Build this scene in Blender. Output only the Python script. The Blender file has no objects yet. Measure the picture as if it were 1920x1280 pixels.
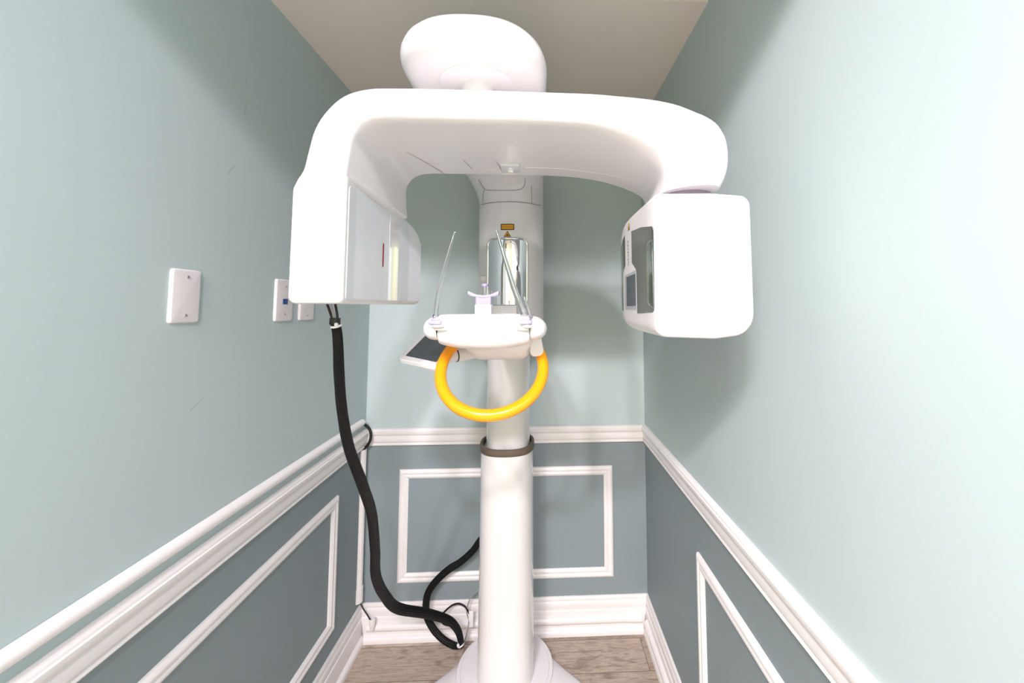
import bpy, math, random
from mathutils import Vector, Matrix
import numpy as np
random.seed(4)
PI = math.pi
scn = bpy.context.scene
col = scn.collection

# ------------------------------------------------------------------ materials
def srgb(r, g, b):
    f = lambda c: (c/255/12.92) if c/255 <= .04045 else ((c/255+.055)/1.055)**2.4
    return (f(r), f(g), f(b), 1)

def mat(name, rgb, rough=.5, metal=0, coat=0, trans=0, ior=1.46, bump=0, bscale=200, alpha=1, spec=.5):
    m = bpy.data.materials.new(name); m.use_nodes = True
    nt = m.node_tree; b = nt.nodes['Principled BSDF']
    b.inputs['Base Color'].default_value = srgb(*rgb)
    b.inputs['Roughness'].default_value = rough
    b.inputs['Metallic'].default_value = metal
    b.inputs['Coat Weight'].default_value = coat
    b.inputs['Coat Roughness'].default_value = .06
    b.inputs['Transmission Weight'].default_value = trans
    b.inputs['IOR'].default_value = ior
    b.inputs['Alpha'].default_value = alpha
    b.inputs['Specular IOR Level'].default_value = spec
    if bump:
        tc = nt.nodes.new('ShaderNodeTexCoord')
        n = nt.nodes.new('ShaderNodeTexNoise'); n.inputs['Scale'].default_value = bscale
        n.inputs['Detail'].default_value = 3
        bp = nt.nodes.new('ShaderNodeBump'); bp.inputs['Strength'].default_value = bump
        bp.inputs['Distance'].default_value = .002
        nt.links.new(tc.outputs['Object'], n.inputs['Vector'])
        nt.links.new(n.outputs['Fac'], bp.inputs['Height'])
        nt.links.new(bp.outputs['Normal'], b.inputs['Normal'])
    return m

UPPER = (184.5, 198.5, 199)
LOWER = (134, 146, 149)
RAIL_Z = .84

def paint(name, marks=()):
    """wall paint: pale green above the chair rail, blue grey below it, fine roller texture"""
    m = bpy.data.materials.new(name); m.use_nodes = True
    nt = m.node_tree; b = nt.nodes['Principled BSDF']; N = nt.nodes.new; L = nt.links.new
    b.inputs['Roughness'].default_value = .62
    b.inputs['Specular IOR Level'].default_value = .3
    geo = N('ShaderNodeNewGeometry'); sep = N('ShaderNodeSeparateXYZ')
    L(geo.outputs['Position'], sep.inputs[0])
    gt = N('ShaderNodeMath'); gt.operation = 'GREATER_THAN'; gt.inputs[1].default_value = RAIL_Z
    L(sep.outputs['Z'], gt.inputs[0])
    mx = N('ShaderNodeMix'); mx.data_type = 'RGBA'
    mx.inputs['A'].default_value = srgb(*LOWER); mx.inputs['B'].default_value = srgb(*UPPER)
    L(gt.outputs[0], mx.inputs['Factor'])
    colr = mx.outputs['Result']
    nz = N('ShaderNodeTexNoise'); nz.inputs['Scale'].default_value = 260; nz.inputs['Detail'].default_value = 4
    L(geo.outputs['Position'], nz.inputs['Vector'])
    bp = N('ShaderNodeBump'); bp.inputs['Strength'].default_value = .12; bp.inputs['Distance'].default_value = .001
    L(nz.outputs['Fac'], bp.inputs['Height']); L(bp.outputs['Normal'], b.inputs['Normal'])
    # a few pencil-thin scuffs (y, z) -> (y, z) on the left wall
    for (y0, z0, y1, z1) in marks:
        d = Vector((y1-y0, z1-z0)); ln = d.length; d /= ln
        def lin(ay, az, c):
            a = N('ShaderNodeMath'); a.operation = 'MULTIPLY'; a.inputs[1].default_value = ay; L(sep.outputs['Y'], a.inputs[0])
            e = N('ShaderNodeMath'); e.operation = 'MULTIPLY_ADD'; e.inputs[1].default_value = az; L(sep.outputs['Z'], e.inputs[0]); L(a.outputs[0], e.inputs[2])
            s = N('ShaderNodeMath'); s.operation = 'ADD'; s.inputs[1].default_value = c; L(e.outputs[0], s.inputs[0])
            return s.outputs[0]
        al = lin(d.x, d.y, -(y0*d.x+z0*d.y)-ln/2)
        pe = lin(-d.y, d.x, y0*d.y-z0*d.x)
        def within(o, h):
            ab = N('ShaderNodeMath'); ab.operation = 'ABSOLUTE'; L(o, ab.inputs[0])
            lt = N('ShaderNodeMath'); lt.operation = 'LESS_THAN'; lt.inputs[1].default_value = h; L(ab.outputs[0], lt.inputs[0])
            return lt.outputs[0]
        mu = N('ShaderNodeMath'); mu.operation = 'MULTIPLY'
        L(within(al, ln/2), mu.inputs[0]); L(within(pe, .0008), mu.inputs[1])
        sc = N('ShaderNodeMath'); sc.operation = 'MULTIPLY'; sc.inputs[1].default_value = .45; L(mu.outputs[0], sc.inputs[0])
        m2 = N('ShaderNodeMix'); m2.data_type = 'RGBA'; m2.inputs['B'].default_value = srgb(95, 118, 114)
        L(sc.outputs[0], m2.inputs['Factor']); L(colr, m2.inputs['A']); colr = m2.outputs['Result']
    L(colr, b.inputs['Base Color'])
    return m

def planks():
    m = bpy.data.materials.new('vinyl_planks'); m.use_nodes = True
    nt = m.node_tree; b = nt.nodes['Principled BSDF']; N = nt.nodes.new; L = nt.links.new
    b.inputs['Roughness'].default_value = .42
    geo = N('ShaderNodeNewGeometry')
    br = N('ShaderNodeTexBrick'); br.offset = .37; br.squash = 1
    br.inputs['Scale'].default_value = 1
    br.inputs['Brick Width'].default_value = 1.2; br.inputs['Row Height'].default_value = .152
    br.inputs['Mortar Size'].default_value = .0009; br.inputs['Mortar Smooth'].default_value = .1
    br.inputs['Color1'].default_value = (0, 0, 0, 1); br.inputs['Color2'].default_value = (1, 1, 1, 1)
    br.inputs['Mortar'].default_value = (0, 0, 0, 1)
    mp0 = N('ShaderNodeMapping'); mp0.inputs['Location'].default_value = (.32, -.077, 0)
    L(geo.outputs['Position'], mp0.inputs['Vector']); L(mp0.outputs[0], br.inputs['Vector'])
    # grain, shifted from plank to plank
    off = N('ShaderNodeVectorMath'); off.operation = 'MULTIPLY_ADD'
    off.inputs[1].default_value = (3.1, 7.7, 0)
    L(br.outputs['Color'], off.inputs[0]); L(geo.outputs['Position'], off.inputs[2])
    mp = N('ShaderNodeMapping'); mp.inputs['Scale'].default_value = (4, 44, 1)
    L(off.outputs[0], mp.inputs['Vector'])
    n1 = N('ShaderNodeTexNoise'); n1.inputs['Scale'].default_value = 3.2; n1.inputs['Detail'].default_value = 7
    n1.inputs['Roughness'].default_value = .7; n1.inputs['Distortion'].default_value = 1.5
    L(mp.outputs[0], n1.inputs['Vector'])
    r1 = N('ShaderNodeValToRGB'); e = r1.color_ramp.elements
    e[0].position = .30; e[0].color = srgb(140, 121, 107)
    e[1].position = .70; e[1].color = srgb(210, 194, 178)
    k = e.new(.5); k.color = srgb(184, 166, 150)
    L(n1.outputs['Fac'], r1.inputs['Fac'])
    mp2 = N('ShaderNodeMapping'); mp2.inputs['Scale'].default_value = (3, 9, 1); L(off.outputs[0], mp2.inputs['Vector'])
    n2 = N('ShaderNodeTexNoise'); n2.inputs['Scale'].default_value = 2.3; n2.inputs['Detail'].default_value = 4; n2.inputs['Distortion'].default_value = 1.6
    L(mp2.outputs[0], n2.inputs['Vector'])
    r2 = N('ShaderNodeValToRGB'); e = r2.color_ramp.elements
    e[0].position = .32; e[0].color = (.55, .5, .47, 1); e[1].position = .46; e[1].color = (1, 1, 1, 1)
    L(n2.outputs['Fac'], r2.inputs['Fac'])
    mu = N('ShaderNodeMix'); mu.data_type = 'RGBA'; mu.blend_type = 'MULTIPLY'; mu.inputs['Factor'].default_value = .8
    L(r1.outputs['Color'], mu.inputs['A']); L(r2.outputs['Color'], mu.inputs['B'])
    # plank to plank tone
    tn = N('ShaderNodeMapRange'); tn.inputs['To Min'].default_value = .72; tn.inputs['To Max'].default_value = 1.08
    L(br.outputs['Color'], tn.inputs['Value'])
    mu2 = N('ShaderNodeMix'); mu2.data_type = 'RGBA'; mu2.blend_type = 'MULTIPLY'; mu2.inputs['Factor'].default_value = 1
    L(mu.outputs['Result'], mu2.inputs['A']); L(tn.outputs[0], mu2.inputs['B'])
    mo = N('ShaderNodeMix'); mo.data_type = 'RGBA'; mo.inputs['B'].default_value = srgb(70, 58, 50)
    L(br.outputs['Fac'], mo.inputs['Factor']); L(mu2.outputs['Result'], mo.inputs['A'])
    L(mo.outputs['Result'], b.inputs['Base Color'])
    return m

M = {}
M['wall'] = paint('wall_paint')
M['wall_marked'] = paint('wall_paint_scuffed', [(1.004, 2.00, 1.012, 1.985), (1.014, 1.945, 1.005, 1.905), (.985, 1.765, .965, 1.735), (.93, 1.205, .90, 1.185)])
M['hall'] = mat('hall_paint', (170, 168, 128), .7)
M['ceiling'] = mat('ceiling_paint', (232, 222, 213), .8, bump=.1, bscale=300)
M['floor'] = planks()
M['trim'] = mat('trim_paint', (233, 229, 228), .4)
M['pvc'] = mat('raceway_plastic', (233, 229, 228), .35)
M['plate'] = mat('plate_plastic', (226, 220, 221), .35)
M['white'] = mat('glossy_white_plastic', (230, 226, 226), .28, coat=.35)
M['white2'] = mat('satin_white_plastic', (232, 228, 230), .38)
M['panel'] = mat('pale_grey_glossy_panel', (228, 229, 234), .34, coat=.1)
M['cover'] = mat('clear_grey_cover', (222, 224, 228), .05, coat=1)
M['seam'] = mat('seam_shadow_gap', (178, 170, 168), .7)
M['column'] = mat('cream_white_plastic', (222, 219, 217), .25, coat=.35)
M['ring'] = mat('lavender_grey_plastic', (146, 136, 150), .4)
M['collar'] = mat('brown_grey_rubber', (98, 84, 72), .5)
M['yellow'] = mat('yellow_gloss_plastic', (250, 156, 0), .22, coat=.4)
M['mirror'] = mat('mirror_silver', (240, 240, 240), .015, metal=1)
M['chrome'] = mat('chrome', (215, 215, 218), .08, metal=1)
M['screw'] = mat('screw_steel', (205, 200, 200), .3, metal=.7)
M['tint'] = mat('tinted_glass', (74, 88, 82), .04, metal=.75, coat=1)
M['screen'] = mat('dark_screen', (62, 72, 84), .12, coat=.3)
M['screen2'] = mat('grey_touch_screen', (70, 76, 78), .45)
M['bezel'] = mat('grey_bezel', (168, 170, 176), .35)
M['frame'] = mat('pale_tablet_plastic', (206, 205, 206), .35)
M['clear'] = mat('clear_acrylic', (250, 250, 255), .03, trans=1, ior=1.22, coat=.5)
M['lav'] = mat('frosted_lavender_plastic', (214, 208, 232), .25, trans=.55, ior=1.4)
M['lavdark'] = mat('violet_plastic_cap', (150, 142, 186), .3)
M['dark'] = mat('dark_gap', (58, 50, 52), .5)
M['black'] = mat('black_braided_sleeve', (6, 6, 7), .45, bump=.5, bscale=700, spec=.3)
M['blackw'] = mat('black_wire', (20, 18, 20), .4)
M['greyw'] = mat('grey_wire', (150, 148, 148), .4)
M['tie'] = mat('white_cable_tie', (225, 222, 222), .4)
M['amber'] = mat('amber_label', (214, 152, 20), .4)
M['label'] = mat('label_black', (48, 36, 24), .5)
M['red'] = mat('red_slot', (150, 2, 8), .4)
M['blue'] = mat('blue_port', (30, 66, 132), .4)
M['text'] = mat('grey_lettering', (110, 108, 116), .5)

# ------------------------------------------------------------------ mesh helpers
class MB:
    def __init__(s): s.v = []; s.f = []; s.m = []
    def add(s, verts, faces, mi=0):
        o = len(s.v); s.v += [tuple(p) for p in verts]
        s.f += [tuple(i+o for i in f) for f in faces]; s.m += [mi]*len(faces); return s
    def loft(s, rings, cap0=True, cap1=True, closed=True, mi=0, wrap=False):
        n = len(rings[0]); vs = [p for r in rings for p in r]; fs = []
        m = len(rings)
        for i in range(m if wrap else m-1):
            a, b = i*n, ((i+1) % m)*n
            for j in range(n if closed else n-1):
                k = (j+1) % n
                fs.append((a+j, a+k, b+k, b+j))
        if not wrap:
            for c, base, rev in ((cap0, 0, True), (cap1, (m-1)*n, False)):
                if c:
                    q = Vector((0, 0, 0))
                    for p in vs[base:base+n]: q += Vector(p)
                    vs.append(tuple(q/n)); ci = len(vs)-1
                    for j in range(n):
                        k = (j+1) % n
                        fs.append((ci, base+k, base+j) if rev else (ci, base+j, base+k))
        return s.add(vs, fs, mi)
    def lathe(s, prof, c=(0, 0, 0), n=48, mi=0, sx=1, sy=1, expo=2.0):
        rings = []
        for r, z in prof:
            rr = []
            for i in range(n):
                t = 2*PI*i/n; ct, st = math.cos(t), math.sin(t)
                ex = 2/expo
                x = math.copysign(abs(ct)**ex, ct); y = math.copysign(abs(st)**ex, st)
                rr.append((c[0]+r*sx*x, c[1]+r*sy*y, c[2]+z))
            rings.append(rr)
        return s.loft(rings, mi=mi)
    def tube(s, path, rad, n=12, mi=0, flute=0, nf=0, twist=0, caps=True):
        P = [Vector(p) for p in path]; R = rad if isinstance(rad, (list, tuple)) else [rad]*len(P)
        up = None; rings = []; dist = 0
        for i, p in enumerate(P):
            t = (P[min(i+1, len(P)-1)]-P[max(i-1, 0)]).normalized()
            if up is None:
                up = Vector((0, 0, 1)) if abs(t.z) < .9 else Vector((1, 0, 0))
            a = (up-t*up.dot(t)).normalized(); b = t.cross(a); up = a
            if i: dist += (p-P[i-1]).length
            rr = []
            for k in range(n):
                th = 2*PI*k/n
                r = R[i]*(1+flute*math.sin(nf*th+twist*dist))
                rr.append(tuple(p+a*(r*math.cos(th))+b*(r*math.sin(th))))
            rings.append(rr)
        return s.loft(rings, caps, caps, mi=mi)
    def prism(s, poly, fn, d0, d1, bev=0, mi=0):
        """poly: 2-D outline; fn(a, b, d) -> 3-D point at depth d; bev: bevel at the d1 side"""
        rings = [[fn(a, b, d0) for a, b in poly]]
        if bev:
            rings.append([fn(a, b, d1-math.copysign(bev, d1-d0)) for a, b in poly])
            for q in (.35, .75, 1):
                ins = inset(poly, bev*(1-math.cos(q*PI/2)))
                rings.append([fn(a, b, d1-math.copysign(bev*(1-math.sin(q*PI/2)), d1-d0)) for a, b in ins])
        else:
            rings.append([fn(a, b, d1) for a, b in poly])
        return s.loft(rings, mi=mi)
    def box(s, lo, hi, bev=.002, mi=0, seg=3):
        lo, hi = Vector(lo), Vector(hi)
        import bmesh
        bm = bmesh.new(); bmesh.ops.create_cube(bm, size=1)
        for v in bm.verts:
            v.co = Vector(((lo[i]+hi[i])/2+v.co[i]*(hi[i]-lo[i]) for i in range(3)))
        if bev: bmesh.ops.bevel(bm, geom=bm.edges[:], offset=bev, segments=seg, profile=.5, affect='EDGES')
        bm.verts.index_update()
        s.add([v.co[:] for v in bm.verts], [[v.index for v in f.verts] for f in bm.faces], mi)
        bm.free(); return s
    def ball(s, c, r, n=20, mi=0, sc=(1, 1, 1)):
        prof = [(max(1e-4, math.sin(PI*i/12)), -math.cos(PI*i/12)) for i in range(13)]
        rings = [[(c[0]+r*sc[0]*q*math.cos(2*PI*k/n), c[1]+r*sc[1]*q*math.sin(2*PI*k/n), c[2]+r*sc[2]*z) for k in range(n)] for q, z in prof]
        return s.loft(rings, False, False, mi=mi)
    def build(s, name, mats, parent=None, ang=40, smooth=True):
        me = bpy.data.meshes.new(name); me.from_pydata(s.v, [], s.f)
        import bmesh
        bm = bmesh.new(); bm.from_mesh(me); bmesh.ops.recalc_face_normals(bm, faces=bm.faces[:]); bm.to_mesh(me); bm.free()
        for m in (mats if isinstance(mats, (list, tuple)) else [mats]): me.materials.append(m)
        me.polygons.foreach_set('material_index', s.m)
        if smooth:
            me.shade_smooth(); me.set_sharp_from_angle(angle=math.radians(ang))
        me.update()
        o = bpy.data.objects.new(name, me); col.objects.link(o)
        if parent is not None:
            o.parent = parent
            bpy.context.view_layer.update()
            o.matrix_parent_inverse = parent.matrix_world.inverted()
        return o

def inset(poly, d):
    n = len(poly); out = []
    A = sum(poly[i][0]*poly[(i+1) % n][1]-poly[(i+1) % n][0]*poly[i][1] for i in range(n))
    sg = 1 if A > 0 else -1
    for i in range(n):
        p0, p1, p2 = (Vector(poly[(i+k) % n]) for k in (-1, 0, 1))
        e1, e2 = (p1-p0), (p2-p1)
        if e1.length < 1e-9: e1 = e2
        if e2.length < 1e-9: e2 = e1
        e1 = e1.normalized(); e2 = e2.normalized()
        n1 = Vector((-e1.y, e1.x))*sg; n2 = Vector((-e2.y, e2.x))*sg
        nn = (n1+n2); L = nn.length
        if L < 1e-6: nn = n1; k = 1
        else: nn /= L; k = 1/max(.4, nn.dot(n1))
        out.append(tuple(p1+nn*d*k))
    return out

def rpoly(pts, rad, seg=6):
    """polygon with each corner rounded; always len(pts)*(seg+1) points"""
    n = len(pts); out = []
    R = rad if isinstance(rad, (list, tuple)) else [rad]*n
    for i in range(n):
        p0, p, p2 = (Vector(pts[(i+k) % n]) for k in (-1, 0, 1))
        a = (p0-p); b = (p2-p); la, lb = a.length, b.length; a /= la; b /= lb
        ang = a.angle(b); t = R[i]/math.tan(ang/2) if ang > .01 else 0
        t = min(t, la*.499, lb*.499); r = t*math.tan(ang/2)
        q0 = p+a*t; q1 = p+b*t
        bis = (a+b)
        if bis.length < 1e-6 or r < 1e-6:
            for k in range(seg+1): out.append(tuple(q0.lerp(q1, k/seg)))
            continue
        c = p+bis.normalized()*(r/math.sin(ang/2))
        v0, v1 = q0-c, q1-c
        th = v0.angle(v1) if v0.length > 1e-9 else 0
        for k in range(seg+1):
            f = k/seg
            if th < 1e-4: out.append(tuple(q0.lerp(q1, f)))
            else:
                v = (v0*math.sin((1-f)*th)+v1*math.sin(f*th))/math.sin(th); out.append(tuple(c+v))
    return out

def smooth_path(P, n=8):
    P = [Vector(p) for p in P]; out = []
    for i in range(len(P)-1):
        p0 = P[i-1] if i else P[i]*2-P[i+1]
        p1, p2 = P[i], P[i+1]
        p3 = P[i+2] if i+2 < len(P) else p2*2-p1
        for k in range(n):
            t = k/n
            out.append(.5*((2*p1)+(p2-p0)*t+(2*p0-5*p1+4*p2-p3)*t*t+(3*p1-p0-3*p2+p3)*t**3))
    out.append(P[-1]); return out

def lerp_list(vals, n):
    out = []
    for i in range(len(vals)-1):
        for k in range(n): out.append(vals[i]+(vals[i+1]-vals[i])*k/n)
    out.append(vals[-1]); return out

def tag(o, label, cat, group=None):
    o['label'] = label; o['category'] = cat
    if group: o['group'] = group
    return o
def struct(o): o['kind'] = 'structure'; return o
def lab(o, t): o['label'] = t; return o
def empty(name, loc):
    o = bpy.data.objects.new(name, None); o.empty_display_size = .1; col.objects.link(o); o.location = loc
    bpy.context.view_layer.update(); return o

# ------------------------------------------------------------------ room (metres; camera stands at x=0, y=0)
XL, XR, D = -.7576, .4845, 1.7933
ZC, SOF, ZH = 2.278, 1.037, 2.90           # alcove ceiling, front of its lowered soffit, hall ceiling
HY, HX, LY = -3.0, -2.9, -1.0               # hall back wall, hall left wall, front end of the left alcove wall
T = .1
b = lambda lo, hi, bev=0: MB().box(lo, hi, bev)
struct(b((HX-T, HY-T, -.1), (XR+T, D+T, 0)).build('floor', M['floor']))
struct(b((XL-T, D, 0), (XR+T, D+T, ZH+.1)).build('wall_back', M['wall']))
struct(b((XR, HY-T, 0), (XR+T, D, ZH+.1)).build('wall_right', M['wall']))
struct(b((XL-T, LY, 0), (XL, D, ZH+.1)).build('wall_left', M['wall_marked']))
struct(b((HX-T, HY-T, 0), (XR, HY, ZH+.1)).build('wall_front', M['hall']))
struct(b((HX-T, HY, 0), (HX, LY+T, ZH+.1)).build('wall_hall', M['wall']))
struct(b((HX, LY, 0), (XL-T, LY+T, ZH+.1)).build('wall_return', M['wall']))
struct(b((XL, .04, 2.235), (XR, .14, ZH)).build('wall_lintel', M['wall']))
struct(b((HX-T, HY-T, ZH), (XR+T, SOF, ZH+.1)).build('ceiling_hall', M['ceiling']))
struct(b((XL, SOF, ZC), (XR, D, ZH+.1)).build('ceiling', M['ceiling']))

def wall_run(name, prof, wall, a0, a1, m0=0, m1=0):
    """moulding with profile [(out from wall, z)] along a wall from a0 to a1; m0/m1 mitre its ends"""
    rings = []
    for a, mm in ((a0, m0), (a1, m1)):
        r = []
        for o, z in prof:
            if wall == 'back': r.append((a+mm*o, D-o, z))
            elif wall == 'left': r.append((XL+o, a+mm*o, z))
            else: r.append((XR-o, a+mm*o, z))
        rings.append(r)
    return struct(MB().loft(rings).build(name, M['trim'], ang=25))

rail = [(0, .802), (.006, .802), (.010, .8035), (.012, .807), (.010, .811), (.0075, .813), (.0075, .816), (.011, .8175), (.0135, .821), (.0145, .827),
        (.0145, .834), (.0135, .840), (.0125, .846), (.0125, .8475), (.0165, .849), (.019, .853), (.021, .860), (.021, .866), (.018, .8685), (.018, .870),
        (.0165, .8735), (.013, .8765), (.008, .878), (0, .878)]
wall_run('trim_1', rail, 'back', XL, XR, 1, -1)
wall_run('trim_2', rail, 'left', LY, D, 0, -1)
wall_run('trim_3', rail, 'right', HY, D, 0, -1)
base = [(0, 0), (.028, 0), (.028, .010), (.026, .017), (.021, .023), (.015, .026), (.014, .028), (.014, .092), (.0135, .095), (.0125, .0965), (.0105, .0975),
        (.0105, .104), (.0115, .112), (.0115, .120), (.010, .127), (.0075, .131), (.0075, .134), (.009, .136), (.009, .142), (.007, .147), (.004, .149), (0, .149)]
wall_run('baseboard_back', base, 'back', XL, XR, 1, -1)
wall_run('baseboard_left', base, 'left', LY, D, 0, -1)
wall_run('baseboard_right', base, 'right', HY, D, 0, -1)

def panel_frame(name, wall, a0, a1, z0, z1, w=.040):
    """mitred picture-frame moulding on the wainscot"""
    prof = [(0, 0), (0, .006), (.004, .010), (.010, .0125), (.016, .0115), (.020, .0085), (.023, .0085), (.026, .0105), (.031, .011), (.036, .008), (w, .005), (w, 0)]
    cs = [(a0, z0, 1, 1), (a1, z0, -1, 1), (a1, z1, -1, -1), (a0, z1, 1, -1)]
    rings = []
    for a, z, sa, sz in cs:
        r = []
        for i, o in prof:
            A, Z = a+sa*i, z+sz*i
            r.append((A, D-o, Z) if wall == 'back' else (XL+o, A, Z) if wall == 'left' else (XR-o, A, Z))
        rings.append(r)
    return struct(MB().loft(rings, wrap=True).build(name, M['trim'], ang=22))
panel_frame('trim_4', 'back', -.6046, .3338, .226, .6992)
panel_frame('trim_5', 'left', .33, 1.5584, .226, .702)
panel_frame('trim_6', 'right', -.25, 1.2081, .226, .674)

# ------------------------------------------------------------------ wall plates on the left wall
def wall_plate(name, y0, y1, z0, z1, label, kind):
    root = empty(name, (XL, (y0+y1)/2, z0))
    tag(root, label, 'wall plate')
    fn = lambda a, c, d: (XL+d, a, c)
    MB().prism(rpoly([(y0, z0), (y1, z0), (y1, z1), (y0, z1)], .0065, 3), fn, -.001, .0065, .0045).build('plate', M['plate'], root, ang=20)
    yc = (y0+y1)/2; zc = (z0+z1)/2
    for dz in ((.041, -.041) if kind != 'rocker' else (.048, -.048)):
        s = MB(); rr = []
        for r, d in ((.0036, .0064), (.0036, .0072), (.0026, .0082), (.0008, .0085)):
            rr.append([(XL+d, yc+r*math.cos(2*PI*k/16), zc+dz+r*math.sin(2*PI*k/16)) for k in range(16)])
        s.loft(rr); s.box((XL+.0082, yc-.0026, zc+dz-.0004), (XL+.0087, yc+.0026, zc+dz+.0004), 0, mi=1)
        lab(s.build('screw', [M['screw'], M['dark']], root), 'small slotted screw')
    if kind == 'port':
        for zz in (-.004,):
            p = MB(); p.box((XL+.004, yc-.0105, zc+zz-.008), (XL+.0085, yc+.0105, zc+zz+.008), .001)
            lab(p.build('port', M['blue'], root), 'small blue data port')
    return root
wall_plate('wall_plate', .8325, .9025, 1.3775, 1.4918, 'blank white wall plate with two screws, alone and nearest on the left wall', 'blank')
wall_plate('data_port_plate', 1.1534, 1.2328, 1.369, 1.4925, 'white wall plate with a blue data port, half hidden behind the left x-ray head', 'port')
wall_plate('switch_plate', 1.268, 1.347, 1.368, 1.4925, 'white wall plate peeking out below the left x-ray head, deepest of the three', 'rocker')

# ------------------------------------------------------------------ cable raceways
def half_round(path_fn, r, a0, a1, n=14, flat=.9):
    rings = []
    for a in (a0, a1):
        rings.append([path_fn(a, r*math.cos(PI*k/n), r*flat*math.sin(PI*k/n)) for k in range(n+1)])
    return rings
def raceway(name, label, runs, sleeves, loc):
    root = empty(name, loc); tag(root, label, 'cable raceway', 'white cable raceways')
    for fn, r, a0, a1 in runs:
        MB().loft(half_round(fn, r, a0, a1)).build('tube', M['pvc'], root)
    for fn, r, a0, a1 in sleeves:
        MB().loft(half_round(fn, r, a0, a1)).build('coupling', M['pvc'], root)
    return root
zr = .9155
f_left = lambda a, u, o: (XL+.001+o*1.3, a, zr+u)
raceway('cable_raceway', 'long white half-round raceway running just above the left chair rail', [(f_left, .0148, LY, 1.745)], [(f_left, .0158, 1.60, 1.635)], (XL, 1, zr))
yv = 1.7655
f_vert = lambda a, u, o: (XL+.0005+o*1.15, yv+u, a)
raceway('vertical_cable_raceway', 'short upright white raceway in the far left corner below the chair rail', [(f_vert, .0165, .19, .797)], [(f_vert, .0195, .173, .232)], (XL, yv, .17))
zb = .0585
f_back = lambda a, u, o: (a, D-.0135-o*1.1, zb+u)
raceway('baseboard_cable_raceway', 'white raceway along the back baseboard, behind the machine column', [(f_back, .0158, -.72, .445)], [(f_back, .0172, .08, .098), (f_back, .0175, .40, .452)], (0, D, zb))
f_right = lambda a, u, o: (XR-.0135-o*1.1, a, zb-.006+u)
raceway('side_baseboard_cable_raceway', 'white raceway along the right wall baseboard', [(f_right, .0158, .2, 1.745)], [(f_right, .0172, 1.69, 1.752)], (XR, 1, zb))
cl = MB(); rr = []
for z, r in ((.062, .004), (.072, .009), (.090, .012), (.112, .0135), (.113, .0115), (.100, .010)):
    rr.append([(-.690+r*math.cos(2*PI*k/20), 1.7535+r*.8*math.sin(2*PI*k/20), z) for k in range(20)])
cl.loft(rr)
tag(cl.build('cable_clip', M['pvc']), 'small white cone-shaped cable clip on the baseboard in the far left corner', 'cable clip')
# black cord that comes out of the long raceway, drops through the upright one and ends in the clip
cd = MB()
p = smooth_path([(-.748, 1.70, .9155), (-.748, 1.735, .914), (-.742, 1.752, .902), (-.728, 1.757, .885), (-.7195, 1.755, .861), (-.722, 1.755, .836), (-.735, 1.760, .813), (-.748, 1.765, .795), (-.749, 1.765, .70), (-.749, 1.765, .30), (-.747, 1.765, .185), (-.733, 1.757, .155), (-.708, 1.750, .128), (-.690, 1.748, .100)], 6)
cd.tube(p, [.0058 if q.z > .5 else .0028 for q in p], 10)
tag(cd.build('corner_cord', M['blackw']), 'black cord looping between two white raceways in the far left corner', 'cord')

# ------------------------------------------------------------------ the x-ray machine
root = empty('panoramic_x_ray_machine', (-.12, 1.56, 0))
tag(root, 'tall white dental panoramic x-ray machine with a yellow ring handle', 'x-ray machine')
CX, CY = -.1185, 1.565

# base: low flared foot round a raised ring
bs = MB(); n = 96; rings = []
RC = (-.122, 1.575)
hw = [(1.755, .0), (1.752, .05), (1.735, .10), (1.70, .135), (1.665, .160), (1.635, .195), (1.60, .232), (1.55, .286), (1.49, .330), (1.41, .352), (1.32, .350), (1.22, .322), (1.12, .262), (1.05, .180), (1.02, .09), (1.01, 0)]
outl = [(-.122+w, y) for y, w in hw]+[(-.122-w, y) for y, w in hw[::-1][1:-1]]
op = [(q.x, q.y) for q in smooth_path([(x, y, 0) for x, y in outl+outl[:1]], 6)][:-1]
def radial(th):
    best = None; dx, dy = math.cos(th), math.sin(th)
    for i in range(len(op)):
        x0, y0 = op[i]; x1, y1 = op[(i+1) % len(op)]
        ex, ey = x1-x0, y1-y0; den = dx*ey-dy*ex
        if abs(den) < 1e-12: continue
        t = ((x0-RC[0])*ey-(y0-RC[1])*ex)/den; u = ((x0-RC[0])*dy-(y0-RC[1])*dx)/den
        if t > 0 and -1e-6 <= u <= 1+1e-6: best = t if best is None else max(best, t)
    return best
prof = [(0, .052), (.02, .049), (.10, .044), (.25, .037), (.5, .029), (.8, .021), (.95, .015), (1, .008), (1, 0)]
for f, z in prof:
    r_ = []
    for k in range(n):
        th = 2*PI*k/n; R1 = radial(th); R0 = min(.178, R1-.002)
        R = R0+(R1-R0)*f; r_.append((RC[0]+R*math.cos(th), RC[1]+R*math.sin(th), z))
    rings.append(r_)
bs.loft(rings)
base_o = bs.build('base', M['white2'], root)
MB().lathe([(.181, .03), (.181, .053), (.179, .056), (.1665, .0575), (.1655, .0555), (.1645, .0575), (.10, .060), (.001, .060)], (RC[0], RC[1], 0), 96).build('base_ring', M['white2'], base_o)

# columns
colo = MB().lathe([(.1045, .057), (.1035, .12), (.1015, .50), (.100, .874)], (CX, CY, 0), 64, expo=2.5, sy=1.05).build('column', M['column'], root)
MB().lathe([(.101, .866), (.1035, .868), (.1045, .872), (.1045, .884), (.1035, .889), (.101, .891), (.094, .891), (.0915, .888), (.0915, .87)], (CX, CY, 0), 64, expo=2.5, sy=1.05).build('column_collar', M['collar'], root)
inn = MB().lathe([(.084, .86), (.084, 1.40)], (-.116, CY+.01, 0), 64, expo=2.5, sy=1.05).build('inner_column', M['column'], root)

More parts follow.
